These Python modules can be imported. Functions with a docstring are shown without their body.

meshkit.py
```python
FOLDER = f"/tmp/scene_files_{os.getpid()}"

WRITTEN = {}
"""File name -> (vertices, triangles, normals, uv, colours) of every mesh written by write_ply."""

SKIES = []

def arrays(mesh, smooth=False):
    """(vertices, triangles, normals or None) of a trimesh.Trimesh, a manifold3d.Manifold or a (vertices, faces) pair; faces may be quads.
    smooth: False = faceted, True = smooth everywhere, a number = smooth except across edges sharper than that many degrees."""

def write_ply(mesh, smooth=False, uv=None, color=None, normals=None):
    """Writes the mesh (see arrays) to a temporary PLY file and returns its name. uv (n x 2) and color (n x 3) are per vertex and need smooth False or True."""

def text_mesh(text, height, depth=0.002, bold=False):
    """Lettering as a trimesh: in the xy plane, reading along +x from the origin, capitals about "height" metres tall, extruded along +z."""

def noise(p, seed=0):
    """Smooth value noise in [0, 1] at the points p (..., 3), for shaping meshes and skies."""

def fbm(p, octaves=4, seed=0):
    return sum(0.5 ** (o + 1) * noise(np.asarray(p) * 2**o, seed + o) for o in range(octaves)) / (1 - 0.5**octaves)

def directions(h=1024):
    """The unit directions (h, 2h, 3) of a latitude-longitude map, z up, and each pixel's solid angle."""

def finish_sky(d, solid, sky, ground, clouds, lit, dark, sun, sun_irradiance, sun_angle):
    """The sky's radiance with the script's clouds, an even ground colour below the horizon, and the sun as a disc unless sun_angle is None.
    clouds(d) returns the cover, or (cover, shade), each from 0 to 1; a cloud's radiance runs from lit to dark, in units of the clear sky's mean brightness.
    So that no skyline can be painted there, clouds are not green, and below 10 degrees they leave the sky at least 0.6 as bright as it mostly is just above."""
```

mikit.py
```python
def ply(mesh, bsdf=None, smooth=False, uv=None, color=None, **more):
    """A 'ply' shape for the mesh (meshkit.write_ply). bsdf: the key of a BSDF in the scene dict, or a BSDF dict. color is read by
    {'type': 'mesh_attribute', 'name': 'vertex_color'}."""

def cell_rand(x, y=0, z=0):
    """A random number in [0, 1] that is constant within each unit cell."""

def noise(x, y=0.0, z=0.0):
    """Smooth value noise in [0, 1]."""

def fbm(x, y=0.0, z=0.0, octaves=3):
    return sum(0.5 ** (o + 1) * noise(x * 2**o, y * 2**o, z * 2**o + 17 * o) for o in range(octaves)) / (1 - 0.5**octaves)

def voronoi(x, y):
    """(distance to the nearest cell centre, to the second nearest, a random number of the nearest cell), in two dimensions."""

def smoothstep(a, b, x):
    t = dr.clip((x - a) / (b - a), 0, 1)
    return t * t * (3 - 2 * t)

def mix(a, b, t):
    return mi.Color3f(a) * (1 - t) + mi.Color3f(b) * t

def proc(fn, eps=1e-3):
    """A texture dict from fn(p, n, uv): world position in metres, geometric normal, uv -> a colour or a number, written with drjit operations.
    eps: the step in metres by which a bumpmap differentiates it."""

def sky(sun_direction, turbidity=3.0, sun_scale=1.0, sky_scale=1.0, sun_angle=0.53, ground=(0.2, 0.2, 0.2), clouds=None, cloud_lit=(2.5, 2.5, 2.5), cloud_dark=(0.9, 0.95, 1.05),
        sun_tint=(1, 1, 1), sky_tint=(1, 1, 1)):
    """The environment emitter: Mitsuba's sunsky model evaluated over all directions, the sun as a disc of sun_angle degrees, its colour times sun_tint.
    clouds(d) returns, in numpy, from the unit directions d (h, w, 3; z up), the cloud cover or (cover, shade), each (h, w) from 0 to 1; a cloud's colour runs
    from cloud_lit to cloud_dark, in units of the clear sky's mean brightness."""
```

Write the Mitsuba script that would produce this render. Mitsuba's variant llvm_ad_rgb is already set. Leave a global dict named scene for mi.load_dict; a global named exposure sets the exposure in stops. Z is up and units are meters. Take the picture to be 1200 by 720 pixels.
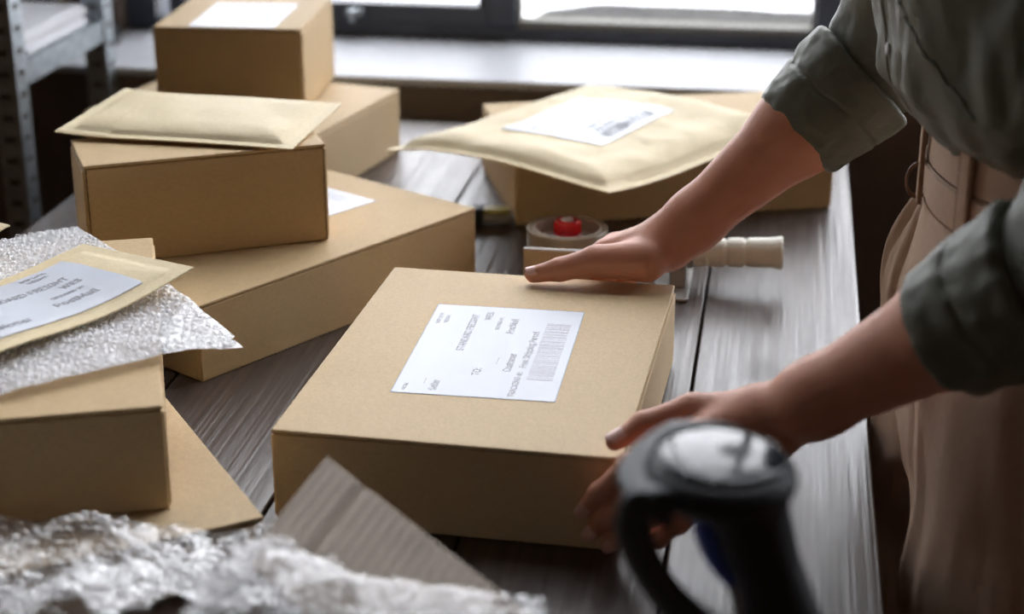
import math, random
import numpy as np, trimesh, manifold3d as m3
import mitsuba as mi, drjit as dr
import mikit, meshkit
from mikit import proc, fbm, noise, cell_rand, smoothstep, mix
from meshkit import text_mesh
random.seed(7)
RNG = np.random.default_rng(11)
T4 = mi.ScalarTransform4f
V = np.array
scene, labels = {}, {}

# ------------------------------------------------------------------ camera, light, exposure
CZ, PITCH, YAW = 1.41, math.radians(20.9), math.radians(8.9)
FW = V([-math.sin(YAW) * math.cos(PITCH), math.cos(YAW) * math.cos(PITCH), -math.sin(PITCH)])
scene['camera'] = {'type': 'thinlens', 'fov': 2 * math.degrees(math.atan(600 / 2050)), 'fov_axis': 'x', 'aperture_radius': 0.0080, 'focus_distance': 1.56,
                   'near_clip': 0.05, 'far_clip': 200.0,
                   'to_world': T4().look_at(origin=[0, 0, CZ], target=[float(FW[0]), float(FW[1]), float(CZ + FW[2])], up=[0, 0, 1])}
exposure = 4.42


def overcast(d):
    n = meshkit.fbm(d * 3.0, 3, 4)
    return np.ones(d.shape[:2]), np.clip(0.9 * n - 0.1, 0, 1) * 0.5


scene['sky'] = mikit.sky([0.25, 0.55, 0.8], turbidity=5.0, sun_scale=0.0, ground=(0.35, 0.35, 0.36), clouds=overcast, cloud_lit=(2.45, 2.5, 2.62), cloud_dark=(1.7, 1.78, 1.9))

# ------------------------------------------------------------------ materials


def P(key, color, rough=0.5, spec=0.5, bump=None, bscale=0.0, two=False, **kw):
    c = proc(color) if callable(color) else {'type': 'rgb', 'value': list(color)}
    r = proc(rough) if callable(rough) else rough
    b = {'type': 'principled', 'base_color': c, 'roughness': r, 'specular': spec, **kw}
    if bump is not None:
        b = {'type': 'bumpmap', 'height': proc(bump, 4e-4), 'scale': bscale, 'bsdf': b}
    if two:
        b = {'type': 'twosided', 'bsdf': b}
    scene[key] = b
    return key


def kraft(c1, c2, seed):
    def f(p, n, uv):
        g = fbm(p.x * 9 + seed, p.y * 9, p.z * 9, 2)
        fib = noise(p.x * 900 + seed, p.y * 900, p.z * 900)
        fib2 = noise(p.x * 350, p.y * 350 + seed, p.z * 350)
        k = mix(c1, c2, g)
        return k * (0.90 + 0.13 * fib + 0.07 * fib2)
    return f


KRAFT = [P('kraft_card', kraft((.575, .43, .25), (.635, .48, .29), 3.1), .62, .25),
         P('kraft_card_warm', kraft((.54, .385, .205), (.60, .44, .245), 8.7), .62, .25)]
P('kraft_edge', (.20, .125, .065), .8, .1)
P('mailer_paper', kraft((.69, .575, .36), (.74, .625, .405), 5.5), .55, .2, two=True)
P('mailer_inner', (.42, .17, .05), .6, .2, two=True)
P('label_paper', (.60, .63, .69), .4, .4)
P('label_ink', (.16, .16, .19), .5, .3)
P('label_ink_pale', (.27, .275, .31), .5, .3)
P('barcode_ink', (.47, .48, .53), .5, .3)
P('label_border', (.35, .42, .55), .5, .3)


def fluted(p, n, uv):
    s = uv.x * 1.0
    w = 0.5 + 0.5 * dr.sin(s * 2 * math.pi / 0.0085)
    g = noise(p.x * 60, p.y * 60, p.z * 60)
    return mix((.36, .30, .25), (.47, .40, .335), 0.4 * w + 0.6 * g)


P('corrugated_liner', fluted, .7, .2, two=True)

PL = 0.1635


def plank_id(p):
    return dr.floor((p.x - 0.0965) / PL)


def table_col(p, n, uv):
    k = plank_id(p)
    r = cell_rand(k, 5)
    g = fbm(p.x * 110 + r * 40, p.y * 3.2 + r * 9, p.z * 60, 3)
    g2 = noise(p.x * 420 + r * 13, p.y * 7, p.z * 300)
    c = mix((.028, .020, .017), (.095, .070, .058), 0.75 * g + 0.25 * g2)
    blotch = smoothstep(.55, .8, fbm(p.x * 14 + 3, p.y * 5, 0, 3))
    return c * (0.85 + 0.35 * r) * (1 + 0.35 * blotch)


def table_rough(p, n, uv):
    k = plank_id(p)
    g = noise(p.x * 330 + k * 7, p.y * 6, 1)
    b = smoothstep(.62, .85, fbm(p.x * 9 + 1, p.y * 7 + 4, 0, 3))
    return 0.27 + 0.16 * g + 0.14 * b


def table_bump(p, n, uv):
    k = plank_id(p)
    g = noise(p.x * 380 + k * 31, p.y * 5, 2)
    g2 = noise(p.x * 150 + k * 11, p.y * 2.5, 5)
    return g * 0.6 + g2 * 0.4


P('table_wood', table_col, table_rough, .62, table_bump, 0.00055)


def floor_col(p, n, uv):
    r = cell_rand(dr.floor(p.x / 0.14), 2)
    g = fbm(p.x * 60 + r * 30, p.y * 3, 0, 3)
    return mix((.04, .020, .009), (.085, .043, .021), g) * (0.8 + 0.4 * r)


P('floor_wood', floor_col, .45, .4)
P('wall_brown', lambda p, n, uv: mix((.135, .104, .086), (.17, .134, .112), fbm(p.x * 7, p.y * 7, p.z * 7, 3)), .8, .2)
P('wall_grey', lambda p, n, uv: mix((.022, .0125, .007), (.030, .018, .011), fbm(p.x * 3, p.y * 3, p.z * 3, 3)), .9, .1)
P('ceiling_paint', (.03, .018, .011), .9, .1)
P('sill_paint', lambda p, n, uv: mix((.44, .45, .48), (.52, .53, .56), fbm(p.x * 10, p.y * 10, 0, 3)), .45, .4)
P('frame_paint', lambda p, n, uv: mix((.028, .035, .052), (.05, .06, .082), noise(p.x * 30, p.y * 30, p.z * 30)), .4, .5)
P('putty', (.22, .215, .19), .7, .3)
scene['pane_glass'] = {'type': 'thindielectric', 'int_ior': 1.5}
P('ledge_stone', lambda p, n, uv: mix((.018, .017, .016), (.055, .052, .046), fbm(p.x * 40, p.y * 40, p.z * 40, 3)), .9, .2)
P('pavement', lambda p, n, uv: mix((.55, .55, .56), (.66, .66, .67), fbm(p.x * 2, p.y * 2, 0, 3)), .9, .2)
P('zinc', lambda p, n, uv: mix((.27, .30, .32), (.40, .44, .47), noise(p.x * 70, p.y * 70, p.z * 70)), .42, .5, metallic=.75)
P('hole_dark', (.015, .013, .012), .9, .1)
P('slot_shade', (.075, .07, .066), .9, .1)
P('paper_white', (.72, .73, .76), .6, .3)
P('dark_plastic', (.015, .017, .020), .5, .3)
P('grey_plastic', (.032, .040, .045), .48, .35)
P('gloss_plastic', (.012, .014, .018), .10, .42)
P('blue_plastic', (.02, .07, .42), .3, .5)
P('glow_clear_plastic', (.30, .33, .36), .2, .5)
P('cream_plastic', (.66, .63, .53), .45, .5)
P('grey_metal', (.30, .29, .27), .4, .5, metallic=.4)
P('tan_plate', (.56, .43, .27), .5, .4)
P('red_plastic', (.72, .02, .025), .3, .5)
P('white_plastic', (.82, .82, .84), .3, .5)
P('tape_film', (.33, .27, .20), .22, .6)
P('tape_core', (.52, .47, .40), .6, .3)
P('yellow_plastic', (.50, .46, .10), .35, .5)
P('amber_glass', (.05, .025, .012), .1, .7)
P('skin', lambda p, n, uv: mix((.52, .225, .142), (.60, .28, .185), fbm(p.x * 60, p.y * 60, p.z * 60, 3)), .45, .32,
  lambda p, n, uv: fbm(p.x * 700, p.y * 700, p.z * 700, 2), .00015)
P('nail', (.74, .46, .41), .16, .6)
P('hair_brown', (.045, .024, .014), .45, .4)
P('shirt_olive', lambda p, n, uv: mix((.105, .113, .086), (.13, .138, .107), fbm(p.x * 200, p.y * 200, p.z * 200, 2)), .52, .35, sheen=.3,
  two=True)
P('stitch_dark', (.035, .038, .03), .8, .1)
P('trouser_beige', lambda p, n, uv: mix((.48, .35, .265), (.54, .40, .305), fbm(p.x * 400, p.y * 400, p.z * 160, 2)), .8, .2, sheen=.25)
P('trouser_seam', (.25, .155, .10), .9, .1)
P('buckle_brown', (.16, .07, .03), .25, .6)
P('shoe_leather', (.04, .022, .014), .35, .5)
for bk, ior, bw in (('bubble_film', 1.5, .60), ('bubble_dome', 1.6, .14), ('bubble_film_clear', 1.5, .11), ('bubble_dome_clear', 1.7, .05)):
    scene[bk] = {'type': 'blendbsdf', 'weight': bw, 'a': {'type': 'thindielectric', 'int_ior': ior},
                 'b': {'type': 'twosided', 'bsdf': {'type': 'diffuse', 'reflectance': {'type': 'rgb', 'value': [.85, .86, .88]}}}}

# ------------------------------------------------------------------ helpers
COUNT = {}


def key_for(name, parent=None):
    k = name if parent is None else parent + '__' + name
    if k in COUNT:
        COUNT[k] += 1
        return '%s_%03d' % (k, COUNT[k])
    COUNT[k] = 0
    return k


def tag(k, label=None, cat=None, group=None, kind=None):
    d = labels.setdefault(k, {})
    for a, b in (('label', label), ('category', cat), ('group', group), ('kind', kind)):
        if b:
            d[a] = b
    return k


def thing(name, label, cat, group=None):
    return tag(key_for(name), label, cat, group)


def put(name, mesh, mat, parent=None, smooth=False, label=None, kind=None, **more):
    k = key_for(name, parent)
    scene[k] = mikit.ply(mesh, mat, smooth=smooth, **more)
    if label or kind:
        tag(k, label, kind=kind)
    return k


def struct(name, mesh, mat, parent=None, smooth=False, label=None):
    k = put(name, mesh, mat, parent, smooth)
    if parent is None:
        tag(k, label, kind='structure')
    return k


def box(x0, x1, y0, y1, z0, z1):
    return trimesh.creation.box(bounds=[[x0, y0, z0], [x1, y1, z1]])


def rbox(sx, sy, sz, r=.0015, at=(0, 0, 0), seg=6):
    """Box with rounded edges, centred at 'at'."""
    s = m3.Manifold.sphere(r, seg * 2)
    pts = [s.translate([a * (sx / 2 - r), b * (sy / 2 - r), c * (sz / 2 - r)]) for a in (-1, 1) for b in (-1, 1) for c in (-1, 1)]
    h = m3.Manifold.batch_hull(pts).translate(list(map(float, at)))
    return tri(h)


def tri(m):
    q = m.to_mesh()
    return trimesh.Trimesh(np.array(q.vert_properties[:, :3]), np.array(q.tri_verts), process=False)


def cat(*ms):
    return trimesh.util.concatenate([m for m in ms])


def xf(mesh, M):
    m = mesh.copy()
    m.apply_transform(M)
    return m


def frame(origin, ex, ey, ez=None):
    ex, ey = V(ex, float), V(ey, float)
    ez = np.cross(ex, ey) if ez is None else V(ez, float)
    M = np.eye(4)
    M[:3, 0], M[:3, 1], M[:3, 2], M[:3, 3] = ex, ey, ez, origin
    return M


def rotz(a, at=(0, 0, 0)):
    c, s = math.cos(a), math.sin(a)
    return frame(at, (c, s, 0), (-s, c, 0))


def cyl(r, h, at=(0, 0, 0), n=40, bevel=0.0008):
    prof = [(1e-5, 0), (r - bevel, 0), (r, bevel), (r, h - bevel), (r - bevel, h), (1e-5, h)]
    m = trimesh.creation.revolve(prof, sections=n)
    m.apply_translation(at)
    return m


def lathe(prof, n=48, at=(0, 0, 0)):
    m = trimesh.creation.revolve([(max(a, 1e-5), b) for a, b in prof], sections=n)
    m.fix_normals()
    m.apply_translation(at)
    return m


def ring(ro, ri, z0, z1, n=64, b=.0008):
    p = [(ri, z0 + b), (ri + b, z0), (ro - b, z0), (ro, z0 + b), (ro, z1 - b), (ro - b, z1), (ri + b, z1), (ri, z1 - b), (ri, z0 + b)]
    return trimesh.creation.revolve(p, sections=n)


def sweep(path, r, n=12, flat=1.0, up=(0, 0, 1)):
    """Tube along a path; r may be an array; flat squeezes one cross axis."""
    p = np.asarray(path, float)
    t = np.gradient(p, axis=0)
    t /= np.linalg.norm(t, axis=1, keepdims=True)
    a = np.cross(t, up)
    a /= np.linalg.norm(a, axis=1, keepdims=True) + 1e-9
    b = np.cross(t, a)
    ang = np.arange(n) * 2 * np.pi / n
    r = np.broadcast_to(r, (len(p),))
    v = p[:, None] + r[:, None, None] * (np.cos(ang)[None, :, None] * a[:, None] + flat * np.sin(ang)[None, :, None] * b[:, None])
    f = []
    for i in range(len(p) - 1):
        for j in range(n):
            k = (j + 1) % n
            f += [[i * n + j, (i + 1) * n + k, i * n + k], [i * n + j, (i + 1) * n + j, (i + 1) * n + k]]
    m = len(p) * n
    vv = np.vstack([v.reshape(-1, 3), p[0], p[-1]])
    for j in range(n):
        k = (j + 1) % n
        f += [[m, j, k], [m + 1, (len(p) - 1) * n + k, (len(p) - 1) * n + j]]
    me = trimesh.Trimesh(vv, f, process=False)
    me.fix_normals()
    return me


def spline(pts, n=40):
    from scipy.interpolate import CubicSpline
    pts = np.asarray(pts, float)
    d = np.r_[0, np.cumsum(np.linalg.norm(np.diff(pts, axis=0), axis=1))]
    return CubicSpline(d, pts)(np.linspace(0, d[-1], n))


def grid_mesh(Pt, Pb=None):
    """Closed (or open) sheet from vertex grids (n, m, 3)."""
    n, m = Pt.shape[:2]
    i, j = np.meshgrid(np.arange(n - 1), np.arange(m - 1), indexing='ij')
    a = i * m + j
    q = np.stack([a, a + m, a + m + 1, a + 1], -1).reshape(-1, 4)
    f = np.vstack([q[:, [0, 1, 2]], q[:, [0, 2, 3]]])
    if Pb is None:
        return trimesh.Trimesh(Pt.reshape(-1, 3), f, process=False)
    v = np.vstack([Pt.reshape(-1, 3), Pb.reshape(-1, 3)])
    N = n * m
    loop = [k for k in range(m)] + [k * m + m - 1 for k in range(1, n)] + [(n - 1) * m + k for k in range(m - 2, -1, -1)] + [k * m for k in range(n - 2, 0, -1)]
    side = []
    for k in range(len(loop)):
        a, b = loop[k], loop[(k + 1) % len(loop)]
        side += [[a, b, b + N], [a, b + N, a + N]]
    me = trimesh.Trimesh(v, np.vstack([f, f[:, ::-1] + N, side]), process=False)
    return me


# signed distance fields meshed by surface nets on a rectilinear grid
def sdf_mesh(fn, xs, ys, zs, B=8, slack=.012):
    xs, ys, zs = (np.asarray(a, np.float32) for a in (xs, ys, zs))
    n = (len(xs), len(ys), len(zs))
    F = np.full(n, 1.0, np.float32)
    st = [np.arange(0, k, B) for k in n]
    lo = [a[s] for a, s in zip((xs, ys, zs), st)]
    hi = [a[np.minimum(s + B - 1, k - 1)] for a, s, k in zip((xs, ys, zs), st, n)]
    c = np.stack(np.meshgrid(*[(l + h) / 2 for l, h in zip(lo, hi)], indexing='ij'), -1).reshape(-1, 3)
    hd = np.stack(np.meshgrid(*[(h - l) / 2 for l, h in zip(lo, hi)], indexing='ij'), -1).reshape(-1, 3)
    rad = np.linalg.norm(hd, axis=1) * 1.25 + slack
    d = fn(c)
    idx = np.stack(np.meshgrid(*[np.arange(len(s)) for s in st], indexing='ij'), -1).reshape(-1, 3)
    for k in np.nonzero((np.abs(d) >= rad) & (d < 0))[0]:
        i, j, l = idx[k] * B
        F[i:i + B, j:j + B, l:l + B] = -1
    act = np.nonzero(np.abs(d) < rad)[0]
    off = np.stack(np.meshgrid(*[np.arange(B)] * 3, indexing='ij'), -1).reshape(-1, 3)
    for ch in np.array_split(act, max(1, len(act) // 1500)):
        g = (idx[ch] * B)[:, None] + off[None]
        g = g.reshape(-1, 3)
        g = g[(g[:, 0] < n[0]) & (g[:, 1] < n[1]) & (g[:, 2] < n[2])]
        F[g[:, 0], g[:, 1], g[:, 2]] = fn(np.stack([xs[g[:, 0]], ys[g[:, 1]], zs[g[:, 2]]], -1).astype(float))
    S = F < 0
    cs = np.zeros([k - 1 for k in n], np.uint8)
    for a, b, e in np.ndindex(2, 2, 2):
        cs += S[a:n[0] - 1 + a, b:n[1] - 1 + b, e:n[2] - 1 + e]
    cell = np.argwhere((cs > 0) & (cs < 8))
    ids = np.full(cs.shape, -1, np.int64)
    ids[tuple(cell.T)] = np.arange(len(cell))
    pos, cnt = np.zeros((len(cell), 3)), np.zeros(len(cell))
    X = (xs, ys, zs)
    cor = list(np.ndindex(2, 2, 2))
    for ca in cor:
        for ax in range(3):
            if ca[ax]:
                continue
            A = cell + ca
            Bc = A.copy()
            Bc[:, ax] += 1
            fa, fb = F[tuple(A.T)], F[tuple(Bc.T)]
            m = (fa < 0) != (fb < 0)
            t = np.where(m, fa / np.where(m, fa - fb, 1), 0)
            pt = np.stack([X[q][A[:, q]] for q in range(3)], -1).astype(float)
            pt[:, ax] += t * (X[ax][Bc[:, ax]] - X[ax][A[:, ax]])
            pos[m] += pt[m]
            cnt[m] += 1
    pos /= np.maximum(cnt, 1)[:, None]
    quads = []
    for ax in range(3):
        u, w = (ax + 1) % 3, (ax + 2) % 3
        a = [slice(1, -1)] * 3
        a[ax] = slice(0, -1)
        b = list(a)
        b[ax] = slice(1, None)
        sa, sb = S[tuple(a)], S[tuple(b)]
        e = np.argwhere(sa != sb)
        flip = sa[tuple(e.T)]
        base = e.copy()
        base[:, u] += 1
        base[:, w] += 1
        r = []
        for du, dw in ((-1, -1), (0, -1), (0, 0), (-1, 0)):
            q = base.copy()
            q[:, u] += du
            q[:, w] += dw
            r.append(ids[tuple(q.T)])
        q = np.stack(r, -1)
        q[~flip] = q[~flip][:, ::-1]
        quads.append(q)
    q = np.vstack(quads)
    q = q[(q >= 0).all(1)]
    return trimesh.Trimesh(pos, np.vstack([q[:, [0, 1, 2]], q[:, [0, 2, 3]]]), process=False)


def cone(p, a, b, ra, rb):
    a, b = V(a, float), V(b, float)
    ab = b - a
    t = np.clip(((p - a) @ ab) / (ab @ ab), 0, 1)
    return np.linalg.norm(p - a - t[:, None] * ab, axis=1) - (ra + (rb - ra) * t)


def chain(p, pts, rs, k=.003):
    d = None
    for a, b, ra, rb in zip(pts, pts[1:], rs, rs[1:]):
        e = cone(p, a, b, ra, rb)
        d = e if d is None else smin(d, e, k)
    return d


def smin(a, b, k):
    h = np.maximum(k - np.abs(a - b), 0) / k
    return np.minimum(a, b) - h * h * k * .25


def ell(p, c, r):
    q = (p - V(c, float)) / V(r, float)
    l = np.linalg.norm(q, axis=1)
    return (l - 1) * min(r)


def nums(lo, hi, h):
    return list(np.arange(lo, hi, h))


# ------------------------------------------------------------------ the room
for i in range(63):
    x0 = -4.4 + i * .14
    if i == 0:
        struct('floor', box(-4.45, 4.5, -1.3, 2.62, -.05, -.004), 'hole_dark', label='brown plank floor of the packing room')
    put('plank', box(x0 + .0012, x0 + .1388, -1.28, 2.60, -.004, 0), 'floor_wood', 'floor')
HZ = 7.0
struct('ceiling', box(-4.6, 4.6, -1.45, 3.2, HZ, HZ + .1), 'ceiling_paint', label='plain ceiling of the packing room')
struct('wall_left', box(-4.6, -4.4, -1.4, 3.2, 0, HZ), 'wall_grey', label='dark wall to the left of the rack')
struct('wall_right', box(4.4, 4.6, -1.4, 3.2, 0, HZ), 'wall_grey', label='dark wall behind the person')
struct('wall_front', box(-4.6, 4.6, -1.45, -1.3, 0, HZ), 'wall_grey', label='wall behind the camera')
WZ1, YF = 6.5, 2.83
wb = cat(box(-4.4, 4.4, 2.54, 3.02, 0, .783), box(-1.70, -1.095, 2.76, 3.02, .79, HZ), box(-4.4, 4.4, 2.76, 3.02, WZ1 + .05, HZ))
struct('wall_back', wb, 'wall_brown', label='dark brown wall below and beside the window')
struct('trim_1', rbox(8.78, .40, .012, .003, (0, 2.718, .789)), 'sill_paint', smooth=40, label='pale painted window sill running along the wall')


def window(key, mx, mz, label):
    W_ = tag(key, label, kind='structure')
    x0, x1 = mx[0], mx[-1]
    put('frame', cat(box(x0 - .05, x0, YF - .03, YF + .04, .795, WZ1 + .05), box(x1, x1 + .05, YF - .03, YF + .04, .795, WZ1 + .05),
                     box(x0, x1, YF - .03, YF + .04, .795, .815), box(x0, x1, YF - .03, YF + .04, WZ1, WZ1 + .05)), 'frame_paint', W_)
    for x in mx[1:-1]:
        put('mullion', rbox(.046, .07, WZ1 - .815, .006, (x, YF, (WZ1 + .815) / 2)), 'frame_paint', W_, smooth=40)
    for i in range(len(mx) - 1):
        for j in range(len(mz) - 1):
            x0, x1, z0, z1 = mx[i] + .023, mx[i + 1] - .023, mz[j], mz[j + 1]
            if j:
                put('glazing_bar', box(x0, x1, YF - .018, YF + .018, z0 - .012, z0 + .012), 'frame_paint', W_)
            s = .034 if (i == 0) else .012
            zz0 = z0 + (.012 if j else 0)
            sash = cat(box(x0, x1, YF - .026, YF + .012, zz0, zz0 + s), box(x0, x1, YF - .02, YF + .012, z1 - .012 - s * .6, z1 - .012),
                       box(x0, x0 + s * .5, YF - .02, YF + .012, zz0 + s, z1 - .012 - s * .6), box(x1 - s * .5, x1, YF - .02, YF + .012, zz0 + s, z1 - .012 - s * .6))
            put('sash', sash, 'frame_paint' if i == 0 else 'putty', W_)
            put('pane', box(x0 + .001, x1 - .001, YF + .004, YF + .0045, zz0 + s * .5, z1 - .014), 'pane_glass', W_)
    return W_


mz_ = [.815, 1.42, 2.68, 3.95, 5.2, WZ1]
WIN = window('window_1', [-1.045, -.455, .073, .605, 1.135, 1.665, 2.2, 2.73, 3.26, 3.8, 4.33], mz_, 'wide tall industrial window of several panes in dark blue painted frames')
window('window_2', [-4.33, -3.8, -3.27, -2.74, -2.21, -1.75], mz_, 'second industrial window left of the brown wall pier')
put('window_catch', cat(rbox(.03, .018, .012, .003, (-.70, YF - .035, .835)), rbox(.012, .03, .02, .003, (-.70, YF - .045, .832))), 'zinc', WIN, smooth=40)
# outside: a rough stone ledge and pale pavement
t = np.linspace(-6, 6, 400)
zt = .776 + .014 * (meshkit.noise(np.stack([t * 9, t * 0, t * 0], -1)) - .5) + .02 * (meshkit.noise(np.stack([t * 2, t * 0, t * 0 + 4], -1)) - .5)
zt = np.where(t < -.44, zt - .016, zt)
sec = [(3.04, .3), (3.04, 0), (3.10, .012), (3.22, .0), (3.22, .3)]
Pt = np.stack([np.stack([t, np.full_like(t, y), (zt - h) if h < .2 else np.full_like(t, .2)], -1) for y, h in sec], 1)
lg = grid_mesh(Pt)
lg.fix_normals()
scene['ledge_two'] = {'type': 'twosided', 'bsdf': scene['ledge_stone']}
struct('trim_2', lg, 'ledge_two', smooth=30, label='dark rough stone ledge outside the window')
struct('ground', box(-60, 60, 3.25, 120, -.1, 0), 'pavement', label='pale bright pavement outside the window')

# ------------------------------------------------------------------ work table
TZ = .75
tb = thing('work_table', 'long dark stained plank table under the parcels and tape', 'table')
pm = rbox(PL - .0022, 2.19, .04, .0022, (0, 0, 0))
for i in range(6):
    m = pm.copy()
    m.apply_translation([.0965 - PL * (i + .5), .25 + 1.095, TZ - .02 - .0004 * (i % 3)])
    put('plank', m, 'table_wood', tb, smooth=40)
for sx in (-.82, .03):
    for sy in (.35, 2.34):
        put('leg', rbox(.07, .07, TZ - .04, .004, (sx, sy, (TZ - .042) / 2)), 'table_wood', tb, smooth=40)
for sx in (-.82, .03):
    put('apron', rbox(.03, 1.92, .09, .003, (sx, 1.345, TZ - .0875)), 'table_wood', tb, smooth=40)
for sy in (.35, 2.34):
    put('apron', rbox(.78, .03, .09, .003, (-.395, sy, TZ - .0875)), 'table_wood', tb, smooth=40)

# ------------------------------------------------------------------ cardboard mailer boxes


def text_at(s, h, bold=False):
    m = text_mesh(s, h, .00012, bold)
    return m


def label_print(parent, L, W, z, M, rows, barcode=None, rules=()):
    """A paper label (L along reading direction, W down) with print on it; M maps (reading, up) into the world, origin = label centre."""
    k = put('shipping_label', xf(rbox(L, W, .0004, .00015, (0, 0, z), 2), M), 'label_paper', parent, label='white printed shipping label')
    b = .0007
    edge = cat(box(-L / 2, L / 2, W / 2 - b, W / 2, z, z + .00026), box(-L / 2, L / 2, -W / 2, -W / 2 + b, z, z + .00026),
               box(-L / 2, -L / 2 + b, -W / 2, W / 2, z, z + .00026), box(L / 2 - b, L / 2, -W / 2, W / 2, z, z + .00026))
    put('border', xf(edge, M), 'label_border', k)
    ms = []
    for s, a, d, h, w in rows:           # text, distance along reading, distance down to the baseline, height, width
        m = text_at(s, h, True)
        e = m.bounds
        m.apply_scale([w / (e[1][0] - e[0][0]), 1, 1])
        m.apply_translation([-L / 2 + a, W / 2 - d, z + .00018])
        ms.append(m)
    for a0, a1, d in rules:
        ms.append(box(-L / 2 + a0, -L / 2 + a1, W / 2 - d, W / 2 - d + .0005, z, z + .0003))
    put('lettering', xf(cat(*ms), M), 'label_ink_pale', k, kind='stuff')
    if barcode:
        a0, a1, d0, d1 = barcode
        r = np.random.default_rng(5)
        x, bs = a0, []
        while x < a1:
            w = r.choice([.0012, .0018, .0026])
            bs.append(box(-L / 2 + x, -L / 2 + min(x + w, a1), W / 2 - d1, W / 2 - d0, z, z + .0003))
            x += w + r.choice([.0012, .0018, .0026])
        put('barcode', xf(cat(*bs), M), 'barcode_ink', k, kind='stuff')
    return k


ROWS = [('FROM:', .006, .011, .0032, .014), ('Seller', .008, .036, .0062, .022), ('SHIP DATE:', .158, .010, .0036, .026), ('WEIGHT:', .160, .017, .0036, .020),
        ('STANDARD FREIGHT', .096, .043, .0064, .088), ('WES', .172, .055, .0060, .020), ('DELIVERED BY:', .150, .066, .0036, .030), ('PostMail', .142, .080, .0064, .036),
        ('TO:', .044, .066, .0066, .016), ('Customer', .056, .091, .0066, .040), ('TRACKING #:', .004, .102, .0052, .052), ('Free Shipping Parcel', .066, .103, .0060, .084)]
RULES = [(.022, .032, .024), (.072, .086, .077)]
BAR = (.042, .172, .107, .129)


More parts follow.
